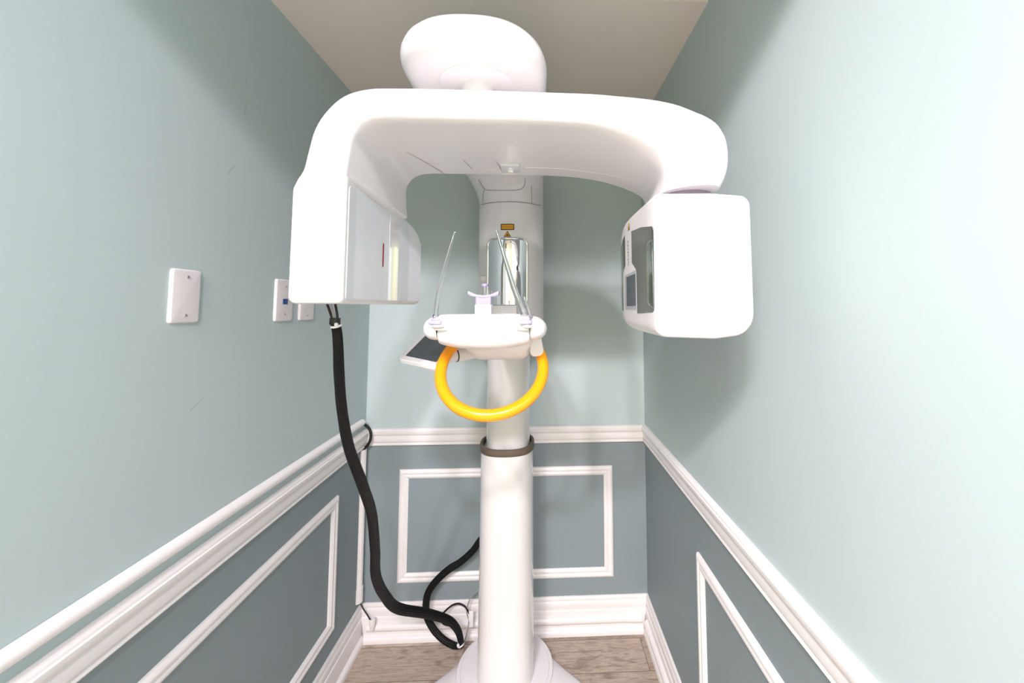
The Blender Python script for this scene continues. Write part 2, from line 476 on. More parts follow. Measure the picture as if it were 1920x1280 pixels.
# carriage with the mirror: plan section D-shaped, front bulging towards the patient
def cplan(z, xl, xr, yf, yb, bul, r):
    pts = rpoly([(xl, yb), (xl, yf), (xr, yf), (xr, yb)], [.03, r, r, .03], 10)
    xc, hw_ = (xl+xr)/2, (xr-xl)/2
    out = []
    for x, y in pts:
        k = 1-min(1, abs((x-xc)/hw_))**2
        w = max(0, (yb-y)/(yb-yf))
        out.append((x, y-bul*k*w, z))
    # subdivide the straight front so the bulge is smooth
    res = []
    for i in range(len(out)):
        a, c = Vector(out[i]), Vector(out[(i+1) % len(out)])
        res.append(tuple(a))
        if i == 2*11-1:
            for q in range(1, 24):
                x = a.x+(c.x-a.x)*q/24; k = 1-min(1, abs((x-xc)/hw_))**2
                res.append((x, yf-bul*k, z))
    return res
XA, XB, YF, YB, BUL = -.2345, .0215, 1.490, 1.715, .062
ca = MB(); rings = []
for z, dx, df in ((1.262, .075, .10), (1.266, .05, .07), (1.275, .03, .045), (1.29, .014, .025), (1.31, .005, .012), (1.335, .001, .004), (1.37, 0, 0), (1.6, 0, 0), (1.797, 0, 0), (1.799, .0015, .002)):
    rings.append(cplan(z, XA+dx, XB-dx, YF+df, YB, BUL, .055))
ca.loft(rings)
carr = ca.build('carriage', M['white'], root)
# upper carriage, flaring to the left as it rises into the overhead arm
up = MB(); rings = []
for z, xl, xr, yf in ((1.796, -.231, .018, 1.4935), (1.80, -.2315, .019, 1.493), (1.83, -.2365, .020, 1.493), (1.86, -.2455, .020, 1.491), (1.89, -.2595, .020, 1.483), (1.915, -.274, .0195, 1.458), (1.95, -.28, .0195, 1.42), (2.0, -.28, .0195, 1.42)):
    rings.append(cplan(z, xl, xr, yf, YB, BUL, .05))
up.loft(rings)
def fy(x, xl=XA, xr=XB, yf=YF, bul=BUL):
    k = 1-min(1, abs((x-(xl+xr)/2)/((xr-xl)/2)))**2
    return yf-bul*k
# seams of the inset front plate
def seam(mb, pts, r=.0011, mi=1, n=6): mb.tube(smooth_path(pts, 5), r, n, mi=mi)
def fu(x, z, off=.0004):
    Z = [1.796, 1.80, 1.83, 1.86, 1.89, 1.915]
    xl = float(np.interp(z, Z, [-.231, -.2315, -.2365, -.2455, -.2595, -.274])); xr = float(np.interp(z, Z, [.018, .019, .020, .020, .020, .0195]))
    yf = float(np.interp(z, Z, [1.4935, 1.493, 1.493, 1.491, 1.483, 1.458]))
    return (x, fy(x, xl, xr, yf)-off, z)
seam(up, [fu(x, z) for x, z in ((-.226, 1.890), (-.214, 1.868), (-.204, 1.855), (-.190, 1.848), (-.16, 1.844), (-.13, 1.842), (-.10, 1.842), (-.075, 1.846), (-.060, 1.853), (-.052, 1.865), (-.049, 1.890))])
seam(up, [fu(x, z) for x, z in ((-.205, 1.853), (-.210, 1.835), (-.212, 1.815), (-.2125, 1.798))], .0009)
seam(up, [fu(x, z) for x, z in ((-.026, 1.868), (-.0248, 1.84), (-.0243, 1.82), (-.024, 1.798))], .0009)
seam(up, [(x, fy(x)-.0002, 1.7985) for x in [-.222+.233*i/24 for i in range(25)]], .0011)
up.build('upper_carriage', [M['white'], M['ring']], root)

# mirror, its chrome rim, labels and button lie on the bulging front
def face(poly, off):
    return [(x, fy(x)-off, z) for x, z in poly]
def dense(poly, n=6):
    out = []
    for i in range(len(poly)):
        a, c = Vector(poly[i]), Vector(poly[(i+1) % len(poly)])
        k = max(1, int((c-a).length/.006))
        for q in range(k): out.append(tuple(a.lerp(c, q/k)))
    return out
def patch(mb, x0, x1, z0, z1, r, off, th=.002, mi=0, nx=20, conv=0):
    """rounded rectangle skin following the carriage front, with a rim back to the surface"""
    xs = [x0+(x1-x0)*i/nx for i in range(nx+1)]; top = []; bot = []
    xc, h = (x0+x1)/2, (x1-x0)/2
    for x in xs:
        d = max(0, r-min(x-x0, x1-x)); dz = r-math.sqrt(max(0, r*r-d*d)) if d > 0 else 0
        top.append((x, z1-dz)); bot.append((x, z0+dz))
    nz = 10; vs = []; fs = []
    for i in range(nx+1):
        for j in range(nz+1):
            x = xs[i]; z = bot[i][1]+(top[i][1]-bot[i][1])*j/nz
            vs.append((x, fy(x)-off-conv*(1-((x-xc)/h)**2), z))
    for i in range(nx):
        for j in range(nz):
            a = i*(nz+1)+j; fs.append((a, a+nz+1, a+nz+2, a+1))
    rim = [i*(nz+1) for i in range(nx+1)]+[nx*(nz+1)+j for j in range(1, nz+1)]+[i*(nz+1)+nz for i in range(nx-1, -1, -1)]+[j for j in range(nz-1, 0, -1)]
    o = len(vs)
    for k in rim: x, y, z = vs[k]; vs.append((x, fy(x)+th, z))
    m = len(rim)
    for k in range(m): fs.append((rim[k], rim[(k+1) % m], o+(k+1) % m, o+k))
    mb.add(vs, fs, mi)
mr = MB(); patch(mr, -.1835, -.0455, 1.408, 1.656, .018, .0012, conv=.004)
lab(mr.build('mirror', M['mirror'], carr), 'rounded rectangular mirror')
fr = MB(); ring = dense(rpoly([(-.1875, 1.404), (-.0415, 1.404), (-.0415, 1.661), (-.1875, 1.661)], .021, 8))
pp = [(x, fy(x)-.001, z) for x, z in ring]
rr = []
for i, q in enumerate(pp):
    t = (Vector(pp[(i+1) % len(pp)])-Vector(pp[i-1])).normalized(); nrm = Vector((0, -1, 0)); s_ = t.cross(nrm).normalized()
    rr.append([tuple(Vector(q)+s_*(.0032*math.cos(2*PI*k/8))+nrm*(.0026*math.sin(2*PI*k/8))) for k in range(8)])
fr.loft(rr, wrap=True)
lab(fr.build('mirror_frame', M['chrome'], carr), 'thin chrome rim of the mirror')
sl = MB(); patch(sl, -.1195, -.1165, 1.624, 1.642, .0012, .0062, nx=6)
lab(sl.build('laser_slot', M['dark'], carr), 'short dark slot at the top of the mirror')
lb = MB(); patch(lb, -.1385, -.0885, 1.6925, 1.7155, .0008, .0007, nx=8, mi=1); patch(lb, -.1355, -.0915, 1.6955, 1.7125, .0006, .0012, nx=8)
for k in range(18):
    x = -.133+k*.0022
    patch(lb, x, x+.0015, 1.7032, 1.7048, .0001, .0015, nx=2, mi=1)
lab(lb.build('warning_label', [M['amber'], M['label']], carr), 'amber rectangular warning label with a black border')
def tri(mb, c, s, fn, mi0, mi1):
    for k, d, mi in ((1, .0006, mi1), (.74, .0011, mi0)):
        pts = rpoly([(c[0]-s*k, c[1]-s*.58*k), (c[0]+s*k, c[1]-s*.58*k), (c[0], c[1]+s*1.15*k)], .0012, 3)
        mb.loft([[fn(a, e, -.001) for a, e in pts], [fn(a, e, d) for a, e in pts]], mi=mi)
    star = []
    for k in range(16):
        r = s*(.36 if k % 2 == 0 else .14); star.append((c[0]+r*math.cos(PI*k/8), c[1]-s*.06+r*math.sin(PI*k/8)))
    mb.loft([[fn(a, e, 0) for a, e in star], [fn(a, e, .0016) for a, e in star]], mi=mi1)
wt = MB(); tri(wt, (-.1135, 1.6745), .0135, lambda a, e, d: (a, fy(a)-d, e), 0, 1)
lab(wt.build('warning_triangle', [M['amber'], M['label']], carr), 'small amber warning triangle with a black burst')
bt = MB(); rr = []
for r, d in ((.0115, -.002), (.0115, .004), (.0095, .0065), (.006, .008), (.001, .0083)):
    rr.append([(-.2045+r*math.cos(2*PI*k/24), fy(-.2045)-d, 1.516+r*math.sin(2*PI*k/24)) for k in range(24)])
bt.loft(rr)
lab(bt.build('button', M['plate'], carr), 'small round white button')

# overhead arm: flat rounded body reaching forward from the carriage, ending in a pebble-shaped cap
HXc, HYc, HR = -.1385, .857, .1575
oa = MB()
cap = [(.001, 1.990), (.05, 1.9897), (.09, 1.988), (.120, 1.982), (.140, 1.971), (.1515, 1.957), (.1570, 1.942), (.1575, 1.934), (.1555, 1.923), (.149, 1.914), (.138, 1.908), (.122, 1.9055), (.105, 1.905), (.001, 1.905)]
n = 96; rings = []
for r, z in cap:
    f = r/HR; rr = []
    for k in range(n):
        th = 2*PI*k/n; x, y = math.cos(th), math.sin(th)
        if y <= 0:
            q = 2/2.45
            rr.append((HXc+r*math.copysign(abs(x)**q, x), HYc-r*abs(y)**q, z))
        else:
            # behind the centre the plan stretches straight back to the carriage
            yy = min(1, y*1.6); Lk = 1.69-HYc
            sx = abs(x) if y < .6 else abs(x)
            xs = math.copysign(min(1, abs(x)*1.0+.0), x)
            e = 5.0; e = 2.45+(5-2.45)*min(1, y*3); xq = math.copysign(abs(x)**(2/e), x); yq = abs(y)**(2/e)
            zz = z
            rr.append((HXc+r*xq, HYc+(Lk*f)*yq, zz))
    rings.append(rr)
oa.loft(rings)
oarm = oa.build('overhead_arm', M['white'], root)
pj = MB(); pj.lathe([(.0835, 1.906), (.0835, 1.9042), (.0825, 1.9035), (.050, 1.9025), (.036, 1.900), (.034, 1.88), (.036, 1.85), (.040, 1.79)], (-.137, .852, 0), 64)
pj.build('pivot_joint', M['white'], oarm)

# rotating arm: bridge between the two heads
def beam_section(O, I, y0, y1, r):
    O, I = Vector(O), Vector(I); L = (O-I).length
    lift = .075*max(0, min(1, (O.y-1.765)/.028))
    sh = .065*max(0, min(1, (O.x-.10)/.2))*(1 if O.y > 1.74 else max(.25, (O.y-1.6)/.14))
    pts = rpoly([(0, y0+sh), (L-.10*lift, y0), (L+lift, y1), (0, y1)], [r[0], r[1], r[2], r[3]], 9)
    dr = (O-I)/L
    return [(I.x+dr.x*a, y, I.y+dr.y*a) for a, y in pts]
S = [((-.4066, 1.590), (-.348, 1.600), .6525, .97), ((-.4060, 1.607), (-.348, 1.610), .652, .97), ((-.4018, 1.621), (-.347, 1.621), .651, .97), ((-.3980, 1.632), (-.325, 1.629), .65, .98), ((-.3952, 1.645), (-.324, 1.642), .65, .98),
     ((-.3915, 1.675), (-.3225, 1.67), .65, .968), ((-.384, 1.715), (-.319, 1.700), .65, .96), ((-.3655, 1.752), (-.306, 1.719), .65, .957),
     ((-.338, 1.778), (-.287, 1.7295), .65, .955), ((-.300, 1.7915), (-.262, 1.733), .65, .955), ((-.25, 1.7945), (-.235, 1.7335), .65, .955), ((-.15, 1.795), (-.15, 1.733), .65, .955), ((0, 1.7935), (0, 1.7325), .65, .955),
     ((.09, 1.7925), (.085, 1.729), .65, .955), ((.17, 1.791), (.15, 1.719), .65, .953), ((.235, 1.787), (.195, 1.706), .65, .95), ((.285, 1.777), (.222, 1.694), .651, .945), ((.328, 1.763), (.238, 1.683), .653, .937),
     ((.351, 1.737), (.246, 1.672), .656, .925), ((.358, 1.705), (.248, 1.660), .66, .91), ((.357, 1.672), (.246, 1.648), .666, .895), ((.3505, 1.648), (.242, 1.638), .672, .885), ((.3435, 1.633), (.240, 1.631), .677, .878)]
# denser stations
def res4(seq, n=4):
    P = [Vector((o[0], o[1], i[0])) for o, i, *_ in seq]; Q = [Vector((i[1], a, c)) for o, i, a, c in seq]
    P2, Q2 = smooth_path(P, n), smooth_path(Q, n)
    return [((p.x, p.y), (p.z, q.x), q.y, q.z) for p, q in zip(P2, Q2)]
bm_ = MB(); rings = []
Sd = res4(S)
for idx, (O, I, y0, y1) in enumerate(Sd):
    f = idx/(len(Sd)-1)
    th = (Vector(O)-Vector(I)).length
    ri = .028+(.03 if f > .75 else 0)*(f-.75)/.25
    rings.append(beam_section(O, I, y0, y1, [.008+(min(.030, th*.48)-.008)*max(0, min(1, (idx/4-3)/4))+.035*max(0, min(1, (O[0]-.06)/.2)), .007+(min(.036, th*.48)-.007)*max(0, min(1, (idx/4-2)/5)), .028, .02]))
bm_.loft(rings)
# moulded part lines on the underside
def under(x, y, dz=-.0006):
    z = 1.733 if x < .02 else np.interp(x, [.02, .085, .15, .195, .222, .238], [1.7325, 1.729, 1.719, 1.706, 1.694, 1.683])
    return (x, y, float(z)+dz)
seam(bm_, [under(-.300, .74), under(-.275, .80), under(-.253, .86), under(-.238, .905), under(-.225, .945)], .0007)
seam(bm_, [under(-.252, .872), under(-.20, .872), under(-.165, .872)], .0007, mi=2)
seam(bm_, [under(-.165, .845), under(-.160, .87), under(-.155, .90)], .0007)
seam(bm_, [under(-.155, .902), under(-.12, .902), under(-.085, .902)], .0007, mi=2)
seam(bm_, [under(-.094, .85), under(-.09, .875), under(-.087, .902)], .0008)
seam(bm_, [under(-.03, .885), under(.03, .885), under(.08, .885), under(.12, .882), under(.16, .877), under(.2, .868), under(.225, .86)], .0008, mi=2)
# shallow clear laser window under the bridge
beam = bm_.build('rotating_arm', [M['white'], M['seam'], M['trim']], root, ang=50)
lw = MB(); lw.box((-.086, .862, 1.728), (-.043, .912, 1.7345), .0015)
lab(lw.build('laser_window', M['cover'], beam), 'small clear window under the arm')

# left x-ray head
def inner_x(y): return float(np.interp(y, [.65, .70, .78, .86, .94, .99, 1.03, 1.055], [-.3185, -.326, -.332, -.336, -.335, -.328, -.316, -.309]))
hd = MB(); rings = []
for y, ins in ((.648, .010), (.6485, .007), (.650, .003), (.653, .0008), (.658, 0), (.70, 0), (.74, 0), (.78, 0), (.82, 0), (.86, 0), (.90, 0), (.94, 0), (.965, 0), (.985, 0), (1.0, 0), (1.015, 0), (1.03, .0), (1.042, .002), (1.05, .006), (1.055, .014)):
    zt = 1.632 if y < .94 else float(np.interp(y, [.94, .98, 1.01, 1.03, 1.055], [1.632, 1.630, 1.618, 1.603, 1.575]))
    xi = inner_x(y); zt -= ins; zl = min(1.607, zt-.02)
    pts = [(-.407+ins, 1.4165+ins), (xi-ins, 1.4165+ins), (xi-ins, zt), (-.3965+ins, zt), (-.407+ins, zl)]
    rings.append([(x, y, z) for x, z in rpoly(pts, [.012, .009, .006, .012, .02], 6)])
hd.loft(rings)
head = hd.build('source_head', M['white'], root, ang=50)
def inner_panel(poly, d0, d1, mi=0, mb=None):
    mb = mb or MB(); q = dense(poly)
    q0 = inset(q, .0015)
    mb.loft([[(inner_x(y)+d0, y, z) for y, z in q], [(inner_x(y)+d1-.0008, y, z) for y, z in q], [(inner_x(y)+d1, y, z) for y, z in q0]], cap0=False, cap1=False, mi=mi)
    # fill as vertical strips so that the skin follows the curved side
    ys = sorted(set(round(y, 5) for y, z in q0)); y0, y1 = ys[0], ys[-1]
    N = 44; prev = None; vs = []; fs = []
    for i in range(N+1):
        y = y0+1e-5+(y1-y0-2e-5)*i/N; zs = []
        for k in range(len(q0)):
            a, c = q0[k], q0[(k+1) % len(q0)]
            if (a[0]-y)*(c[0]-y) <= 0 and abs(a[0]-c[0]) > 1e-9: zs.append(a[1]+(c[1]-a[1])*(y-a[0])/(c[0]-a[0]))
        if not zs: zs = [q0[0][1]]
        vs += [(inner_x(y)+d1, y, min(zs)), (inner_x(y)+d1, y, max(zs))]
        if i: fs.append((2*i-2, 2*i, 2*i+1, 2*i-1))
    mb.add(vs, fs, mi); return mb
pm = inner_panel(rpoly([(.662, 1.4245), (.882, 1.4245), (.882, 1.626), (.70, 1.622), (.662, 1.618)], [.004, .001, .001, .02, .012], 6), -.003, .0014)
lab(pm.build('side_panel', M['panel'], head), 'glossy pale grey panel on the inner side')
cm = inner_panel(rpoly([(.884, 1.4245), (1.043, 1.4245), (1.043, 1.575), (1.022, 1.603), (.99, 1.622), (.95, 1.627), (.884, 1.626)], [.001, .006, .02, .02, .02, .01, .001], 5), -.003, .0022)
lab(cm.build('side_cover', M['cover'], head), 'clear glossy cover at the rear of the inner side')
rm = inner_panel(rpoly([(.8465, 1.497), (.8535, 1.497), (.8535, 1.548), (.8465, 1.548)], .0006, 2), 0, .0022)
lab(rm.build('laser_slot', M['red'], head), 'thin upright red line')

# right sensor head
sh = MB(); rings = []
def shz(y): return (float(np.interp(y, [.65, .80, .86, .90, .93, .955, .965], [1.360, 1.361, 1.364, 1.372, 1.385, 1.41, 1.44])), float(np.interp(y, [.65, .75, .82, .86, .90, .93, .955, .965], [1.606, 1.6055, 1.605, 1.603, 1.593, 1.577, 1.548, 1.51])))
def shx(y): return float(np.interp(y, [.65, .66, .80, .88, .92, .945, .965], [.1985, .1975, .1955, .1955, .199, .208, .235]))
for y, ins in ((.6485, .012), (.649, .008), (.6505, .004), (.6535, .001), (.658, 0), (.70, 0), (.75, 0), (.80, 0), (.83, 0), (.86, 0), (.88, 0), (.90, 0), (.92, 0), (.935, 0), (.945, 0), (.955, 0), (.962, .003), (.966, .01)):
    z0, z1 = shz(y); xi = shx(y)
    # the outer third of the front face falls back a little
    pts = [(xi+ins*.5, z0+ins), (.30, z0-.004+ins), (.374-ins, z0+.004+ins), (.374-ins, z1-ins), (.30, z1+.002-ins), (xi+ins*.5, z1-ins)]
    ring = rpoly(pts, [.020, .05, .040, .018, .05, .012], 8)
    fx = lambda x: max(0, x-.3)*.12 if y < .9 else 0
    rings.append([(x, y+fx(x), z) for x, z in ring])
sh.loft(rings)
sen = sh.build('sensor_head', M['white'], root, ang=50)
sk = MB(); seam(sk, [(.3115, .6495, 1.365), (.3125, .6492, 1.44), (.3130, .6492, 1.52), (.3135, .6495, 1.600)], .0005, mi=0)
sk.build('front_seam', M['trim'], sen)
ng = MB(); ng.lathe([(.001, 1.600), (.057, 1.600), (.057, 1.617), (.0555, 1.622), (.052, 1.624), (.052, 1.64)], (.2955, .765, 0), 64)
lab(ng.build('neck_ring', M['ring'], sen), 'lavender grey swivel ring above the head')
def side_piece(poly, d0, d1, mb=None, mi=0):
    mb = mb or MB(); q = dense(poly)
    ys = [y for y, z in q]; y0, y1 = min(ys), max(ys); N = 30; vs = []; fs = []
    q0 = q
    for i in range(N+1):
        y = y0+1e-5+(y1-y0-2e-5)*i/N; zs = []
        for k in range(len(q0)):
            a, c = q0[k], q0[(k+1) % len(q0)]
            if (a[0]-y)*(c[0]-y) <= 0 and abs(a[0]-c[0]) > 1e-9: zs.append(a[1]+(c[1]-a[1])*(y-a[0])/(c[0]-a[0]))
        if not zs: zs = [q0[0][1]]
        vs += [(shx(y)-d1, y, min(zs)), (shx(y)-d1, y, max(zs))]
        if i: fs.append((2*i-2, 2*i, 2*i+1, 2*i-1))
    mb.add(vs, fs, mi)
    mb.loft([[(shx(y)-d0, y, z) for y, z in q], [(shx(y)-d1, y, z) for y, z in q]], cap0=False, cap1=False, mi=mi)
    return mb
lab(side_piece(rpoly([(.657, 1.4015), (.764, 1.3975), (.766, 1.484), (.800, 1.502), (.800, 1.568), (.73, 1.5625), (.655, 1.549)], [.012, .003, .006, .006, .001, .05, .010], 6), -.002, .0008).build('dark_window', M['tint'], sen), 'tinted glossy window nearest the front edge')
lab(side_piece(rpoly([(.893, 1.400), (.927, 1.405), (.932, 1.43), (.930, 1.53), (.915, 1.553), (.862, 1.571), (.862, 1.502), (.893, 1.488)], [.002, .008, .01, .02, .02, .002, .004, .004], 5), -.002, .0008).build('dark_window', M['tint'], sen), 'tinted glossy window at the rear edge')
ds = side_piece(rpoly([(.769, 1.405), (.868, 1.404), (.868, 1.480), (.769, 1.484)], .003, 3), -.002, .0006)
dis = ds.build('display', M['bezel'], sen)
lab(dis, 'small display with a grey bezel')
side_piece(rpoly([(.774, 1.413), (.850, 1.412), (.850, 1.475), (.774, 1.477)], .002, 3), -.002, .0012, ds, 1)
dis.data.clear_geometry()
tmp = ds.build('display_tmp', [M['bezel'], M['screen']]); dis.data = tmp.data; bpy.data.objects.remove(tmp)
st = MB(); tri(st, (.823, 1.581), .0095, lambda a, e, d: (shx(a)-d, a, e), 0, 1)
lab(st.build('warning_triangle', [M['amber'], M['label']], sen), 'small amber warning triangle')
fc = bpy.data.curves.new('lettering', 'FONT'); fc.body = 'RAYSCAN'; fc.size = .0105; fc.extrude = .0002; fc.align_x = 'CENTER'; fc.align_y = 'CENTER'
fc.space_character = 1.25; fc.materials.append(M['text'])
fo = bpy.data.objects.new('lettering', fc); col.objects.link(fo)
# text runs upwards on the inner side, facing -x
bpy.context.view_layer.update()
tm = bpy.data.meshes.new_from_object(fo); bpy.data.objects.remove(fo); tm.name = 'lettering'
fo = bpy.data.objects.new('lettering', tm); col.objects.link(fo)
fo.matrix_world = Matrix(((0, 0, -1, .1945), (0, -1, 0, .8315), (-1, 0, 0, 1.527), (0, 0, 0, 1)))
mw = fo.matrix_world.copy(); fo.parent = sen; bpy.context.view_layer.update(); fo.matrix_parent_inverse = sen.matrix_world.inverted(); fo.matrix_world = mw

# support arm from the carriage to the chin rest
sa = MB(); rings = []
for y, x0, x1, z0, z1 in ((.905, -.145, -.045, 1.315, 1.360), (.92, -.178, -.012, 1.300, 1.372), (.945, -.182, -.010, 1.286, 1.376), (.98, -.178, -.012, 1.280, 1.376), (1.05, -.172, -.016, 1.279, 1.372), (1.2, -.170, -.018, 1.279, 1.366), (1.35, -.168, -.02, 1.279, 1.36), (1.50, -.168, -.02, 1.279, 1.36)):
    w = .034
    pts = [(x0, z1), (x0+.002, z0+.034), (x0+w, z0), (x1-w*.55, z0), (x1-.002, z0+.034), (x1, z1)]
    rings.append([(x, y, z) for x, z in rpoly(pts, [.006, .03, .026, .024, .03, .006], 6)])
sa.loft(rings)
# shallow ribs under the arm
sup = sa.build('support_arm', M['white2'], root)
mb_ = MB(); mb_.box((-.166, 1.402, 1.33), (-.076, 1.47, 1.4155), .003); mb_.box((-.1665, 1.401, 1.4145), (-.0755, 1.47, 1.4175), .001, mi=1)
lab(mb_.build('mirror_shelf', [M['white2'], M['bezel']], carr), 'grey ledge below the mirror')
sb = MB(); pts = rpoly([(0, 0), (.040, .004), (.030, .046), (.002, .050)], [.012, .014, .004, .004], 6)
sb.prism([(-.020+a*.9, 1.292+c) for a, c in pts], lambda a, c, d: (a, d, c), .975, .93, .003)
sb.build('side_bracket', M['white2'], sup)

# chin rest body with rounded ends
ch = MB(); rings = []
XC = -.115
def chin_sec(x, k=1.0):
    u = abs((x-XC)/.105)
    yf = .815+.018*min(1, u)**2; yb = .925
    zb_ = 1.3195+.0135*min(1, u)**2.2; zt = 1.3955-.001*u
    h = (zt-zb_)*.5; zc = (zt+zb_)/2; yc = (yf+yb)/2; w = (yb-yf)/2
    pts = rpoly([(yc-w*k, zc-h*k), (yc+w*k, zc-h*k), (yc+w*k, zc+h*k), (yc-w*k, zc+h*k)], [.040*k, .02*k, .012*k, .016*k], 8)
    return [(x, y, z) for y, z in pts]
xs = [(-.2125, .90), (-.2118, .96), (-.210, .985), (-.206, 1)]+[(-.20+.17*i/20, 1) for i in range(21)]+[(-.024, 1), (-.020, .985), (-.0182, .96), (-.0175, .90)]
ch.loft([chin_sec(x, k) for x, k in xs])
seam(ch, [(x, .8145+.018*((x-XC)/.105)**2, 1.3655) for x in (-.19, -.15, -.115, -.08, -.04)], .0005, mi=1)
for xx in (-.1865, -.043):
    seam(ch, [(xx, .8240, 1.362), (xx, .8235, 1.348), (xx, .833, 1.334)], .0005, mi=1)
chin = ch.build('chin_rest', [M['white'], M['trim']], root)
po = MB(); po.box((-.1345, .835, 1.388), (-.0998, .875, 1.4165), .003); po.build('chin_post', M['white'], chin)
cu = MB()
cu.box((-.1340, .837, 1.414), (-.1003, .873, 1.436), .004)
arc = []
for i in range(17):
    t = -1+2*i/16; x = -.1172+t*.0325; z = 1.4345+.0085*t*t-.001; hh = .0042 if abs(t) < .75 else .0055
    w = .020-.004*abs(t)
    arc.append([(x, y, zz) for y, zz in rpoly([(.855-w, z-hh), (.855+w, z-hh), (.855+w, z+hh*.6), (.855-w, z+hh*.6)], .0025, 3)])
cu.loft(arc)
lab(cu.build('chin_cup', M['lav'], chin), 'frosted lavender chin cup with upturned wings')
bi = MB(); bi.lathe([(.0042, 1.436), (.0036, 1.442), (.0030, 1.449), (.0030, 1.456)], (-.1172, .862, 0), 16)
bi.lathe([(.0065, 1.4555), (.007, 1.4565), (.007, 1.4600), (.0065, 1.461)], (-.1172, .862, 0), 16, mi=1)
lab(bi.build('bite_rod', [M['clear'], M['lavdark']], chin), 'short clear bite rod with a violet tip')
for sx in (-1, 1):
    e = MB(); rings = []
    x0 = -.2130 if sx < 0 else -.0165
    zc0 = 1.3655 if sx < 0 else 1.3645
    for f, k in ((0, .97), (.1, 1), (.25, .99), (.45, .93), (.62, .82), (.78, .66), (.9, .46), (.97, .25), (1, .03)):
        x = x0+sx*.0365*f
        h, w = .0265*k, .046*k; zc = zc0-.002*f; yc = .872
        rings.append([(x, yc+w*math.copysign(abs(math.cos(a))**.8, math.cos(a)), zc+h*math.copysign(abs(math.sin(a))**.85, math.sin(a))) for a in [2*PI*q/32 for q in range(32)]])
    e.loft(rings)
    seam(e, [(x0+sx*.018, .8405, zc0-.010), (x0+sx*.023, .8425, zc0-.0075), (x0+sx*.028, .8495, zc0-.0095)], .0011, mi=1)
    e.build('end_cap', [M['white'], M['plate']], chin)
    g = MB(); xg = -.2150 if sx < 0 else -.0130
    rr = []
    for x in (xg-.0022, xg+.0022):
        rr.append([(x, .872+.044*math.cos(a), 1.366+.028*math.sin(a)) for a in [2*PI*q/32 for q in range(32)]])
    g.loft(rr)
    lab(g.build('end_gap', M['ring'] if sx > 0 else M['dark'], chin), 'narrow dark gap beside the end cap')

# temple supports: clear rods in lavender brackets on a white lever
def temple(path, wd, th, label, bx, extra=None):
    nearer = lambda q: tuple(Vector((0, 0, 1.4123))+(Vector(q)-Vector((0, 0, 1.4123)))*((q[1]-.027)/q[1]))
    path = [nearer(q) for q in path]; extra = [nearer(q) for q in extra] if extra else None
    P = smooth_path(path, 5); mb = MB(); W = lerp_list(wd, 5); TH = lerp_list(th, 5); rings = []
    for i, q in enumerate(P):
        t = (P[min(i+1, len(P)-1)]-P[max(i-1, 0)]).normalized()
        a = Vector((0, 1, 0)); a = (a-t*a.dot(t)).normalized(); c = t.cross(a)
        rings.append([tuple(q+c*(W[i]*math.cos(2*PI*k/16))+a*(TH[i]*math.sin(2*PI*k/16))) for k in range(16)])
    mb.loft(rings)
    if extra:
        mb.tube(smooth_path(extra, 4), [.004]*(4*(len(extra)-1)+1), 10)
    o = mb.build('temple_support', M['clear'], root); lab(o, label)
    k = MB()
    k.box((bx-.013, .808, 1.3745), (bx+.013, .846, 1.3835), .003)
    k.box((bx-.009, .815, 1.382), (bx+.009, .843, 1.3885), .002)
    lab(k.build('bracket', M['lav'], o), 'frosted lavender bracket')
    return o
tl = temple([(-.2225, .858, 1.380), (-.2225, .862, 1.405), (-.2185, .867, 1.446), (-.2085, .873, 1.494), (-.197, .879, 1.545), (-.1885, .884, 1.580)], [.0056, .0052, .0044, .0036, .003, .0022], [.0075, .0075, .0065, .005, .004, .003], 'clear rod on the left, leaning slightly inwards', -.2115)
tr = temple([(-.0275, .858, 1.380), (-.0395, .862, 1.415), (-.0555, .866, 1.458), (-.069, .870, 1.502), (-.083, .875, 1.546), (-.0945, .880, 1.584)], [.0068, .0068, .006, .005, .004, .0022], [.0075, .0075, .0065, .005, .004, .003], 'clear rod on the right, leaning far over the mirror', -.0255,
            [(-.0165, .862, 1.380), (-.0235, .866, 1.406), (-.032, .868, 1.432)])
lv = MB(); lv.prism(rpoly([(-.212, 1.3775), (-.186, 1.3775), (-.1835, 1.3865), (-.188, 1.3915), (-.212, 1.389)], .0025, 4), lambda a, c, d: (a, d, c), .875, .8165, .003)
lv.prism(rpoly([(-.2135, 1.3625), (-.1895, 1.3615), (-.186, 1.380), (-.2135, 1.380)], .002, 3), lambda a, c, d: (a, d, c), .86, .8175, .003)
lv.ball((-.206, .815, 1.3715), .006, sc=(2.3, 1, .6))
lv.build('lever', M['plate'], tl)
lv = MB(); lv.prism(rpoly([(-.0445, 1.3785), (-.0195, 1.3785), (-.0195, 1.390), (-.042, 1.3895), (-.047, 1.386)], .0025, 4), lambda a, c, d: (a, d, c), .875, .8165, .003)
lv.prism(rpoly([(-.0445, 1.3615), (-.0195, 1.3615), (-.0195, 1.380), (-.0455, 1.380)], .002, 3), lambda a, c, d: (a, d, c), .86, .8175, .003)
lv.ball((-.022, .815, 1.3705), .006, sc=(1.8, 1, .7))
lv.build('lever', M['plate'], tr)

# yellow ring handle, tilted with its lower side towards the patient
hg = MB(); rings = []; tilt = math.radians(43); RC3 = Vector((-.1065, .93, 1.268)); Rm, rt = .1185, .0132
ux = Vector((1, 0, 0)); uv = Vector((0, math.sin(tilt), math.cos(tilt))); un_ = ux.cross(uv)
for i in range(96):
    a = 2*PI*i/96; dr = ux*math.cos(a)+uv*math.sin(a)
    rings.append([tuple(RC3+dr*(Rm+rt*math.cos(2*PI*k/20))+un_*(rt*math.sin(2*PI*k/20))) for k in range(20)])
hg.loft(rings, wrap=True)
lab(hg.build('ring_handle', M['yellow'], root), 'bright yellow ring handle below the chin rest')

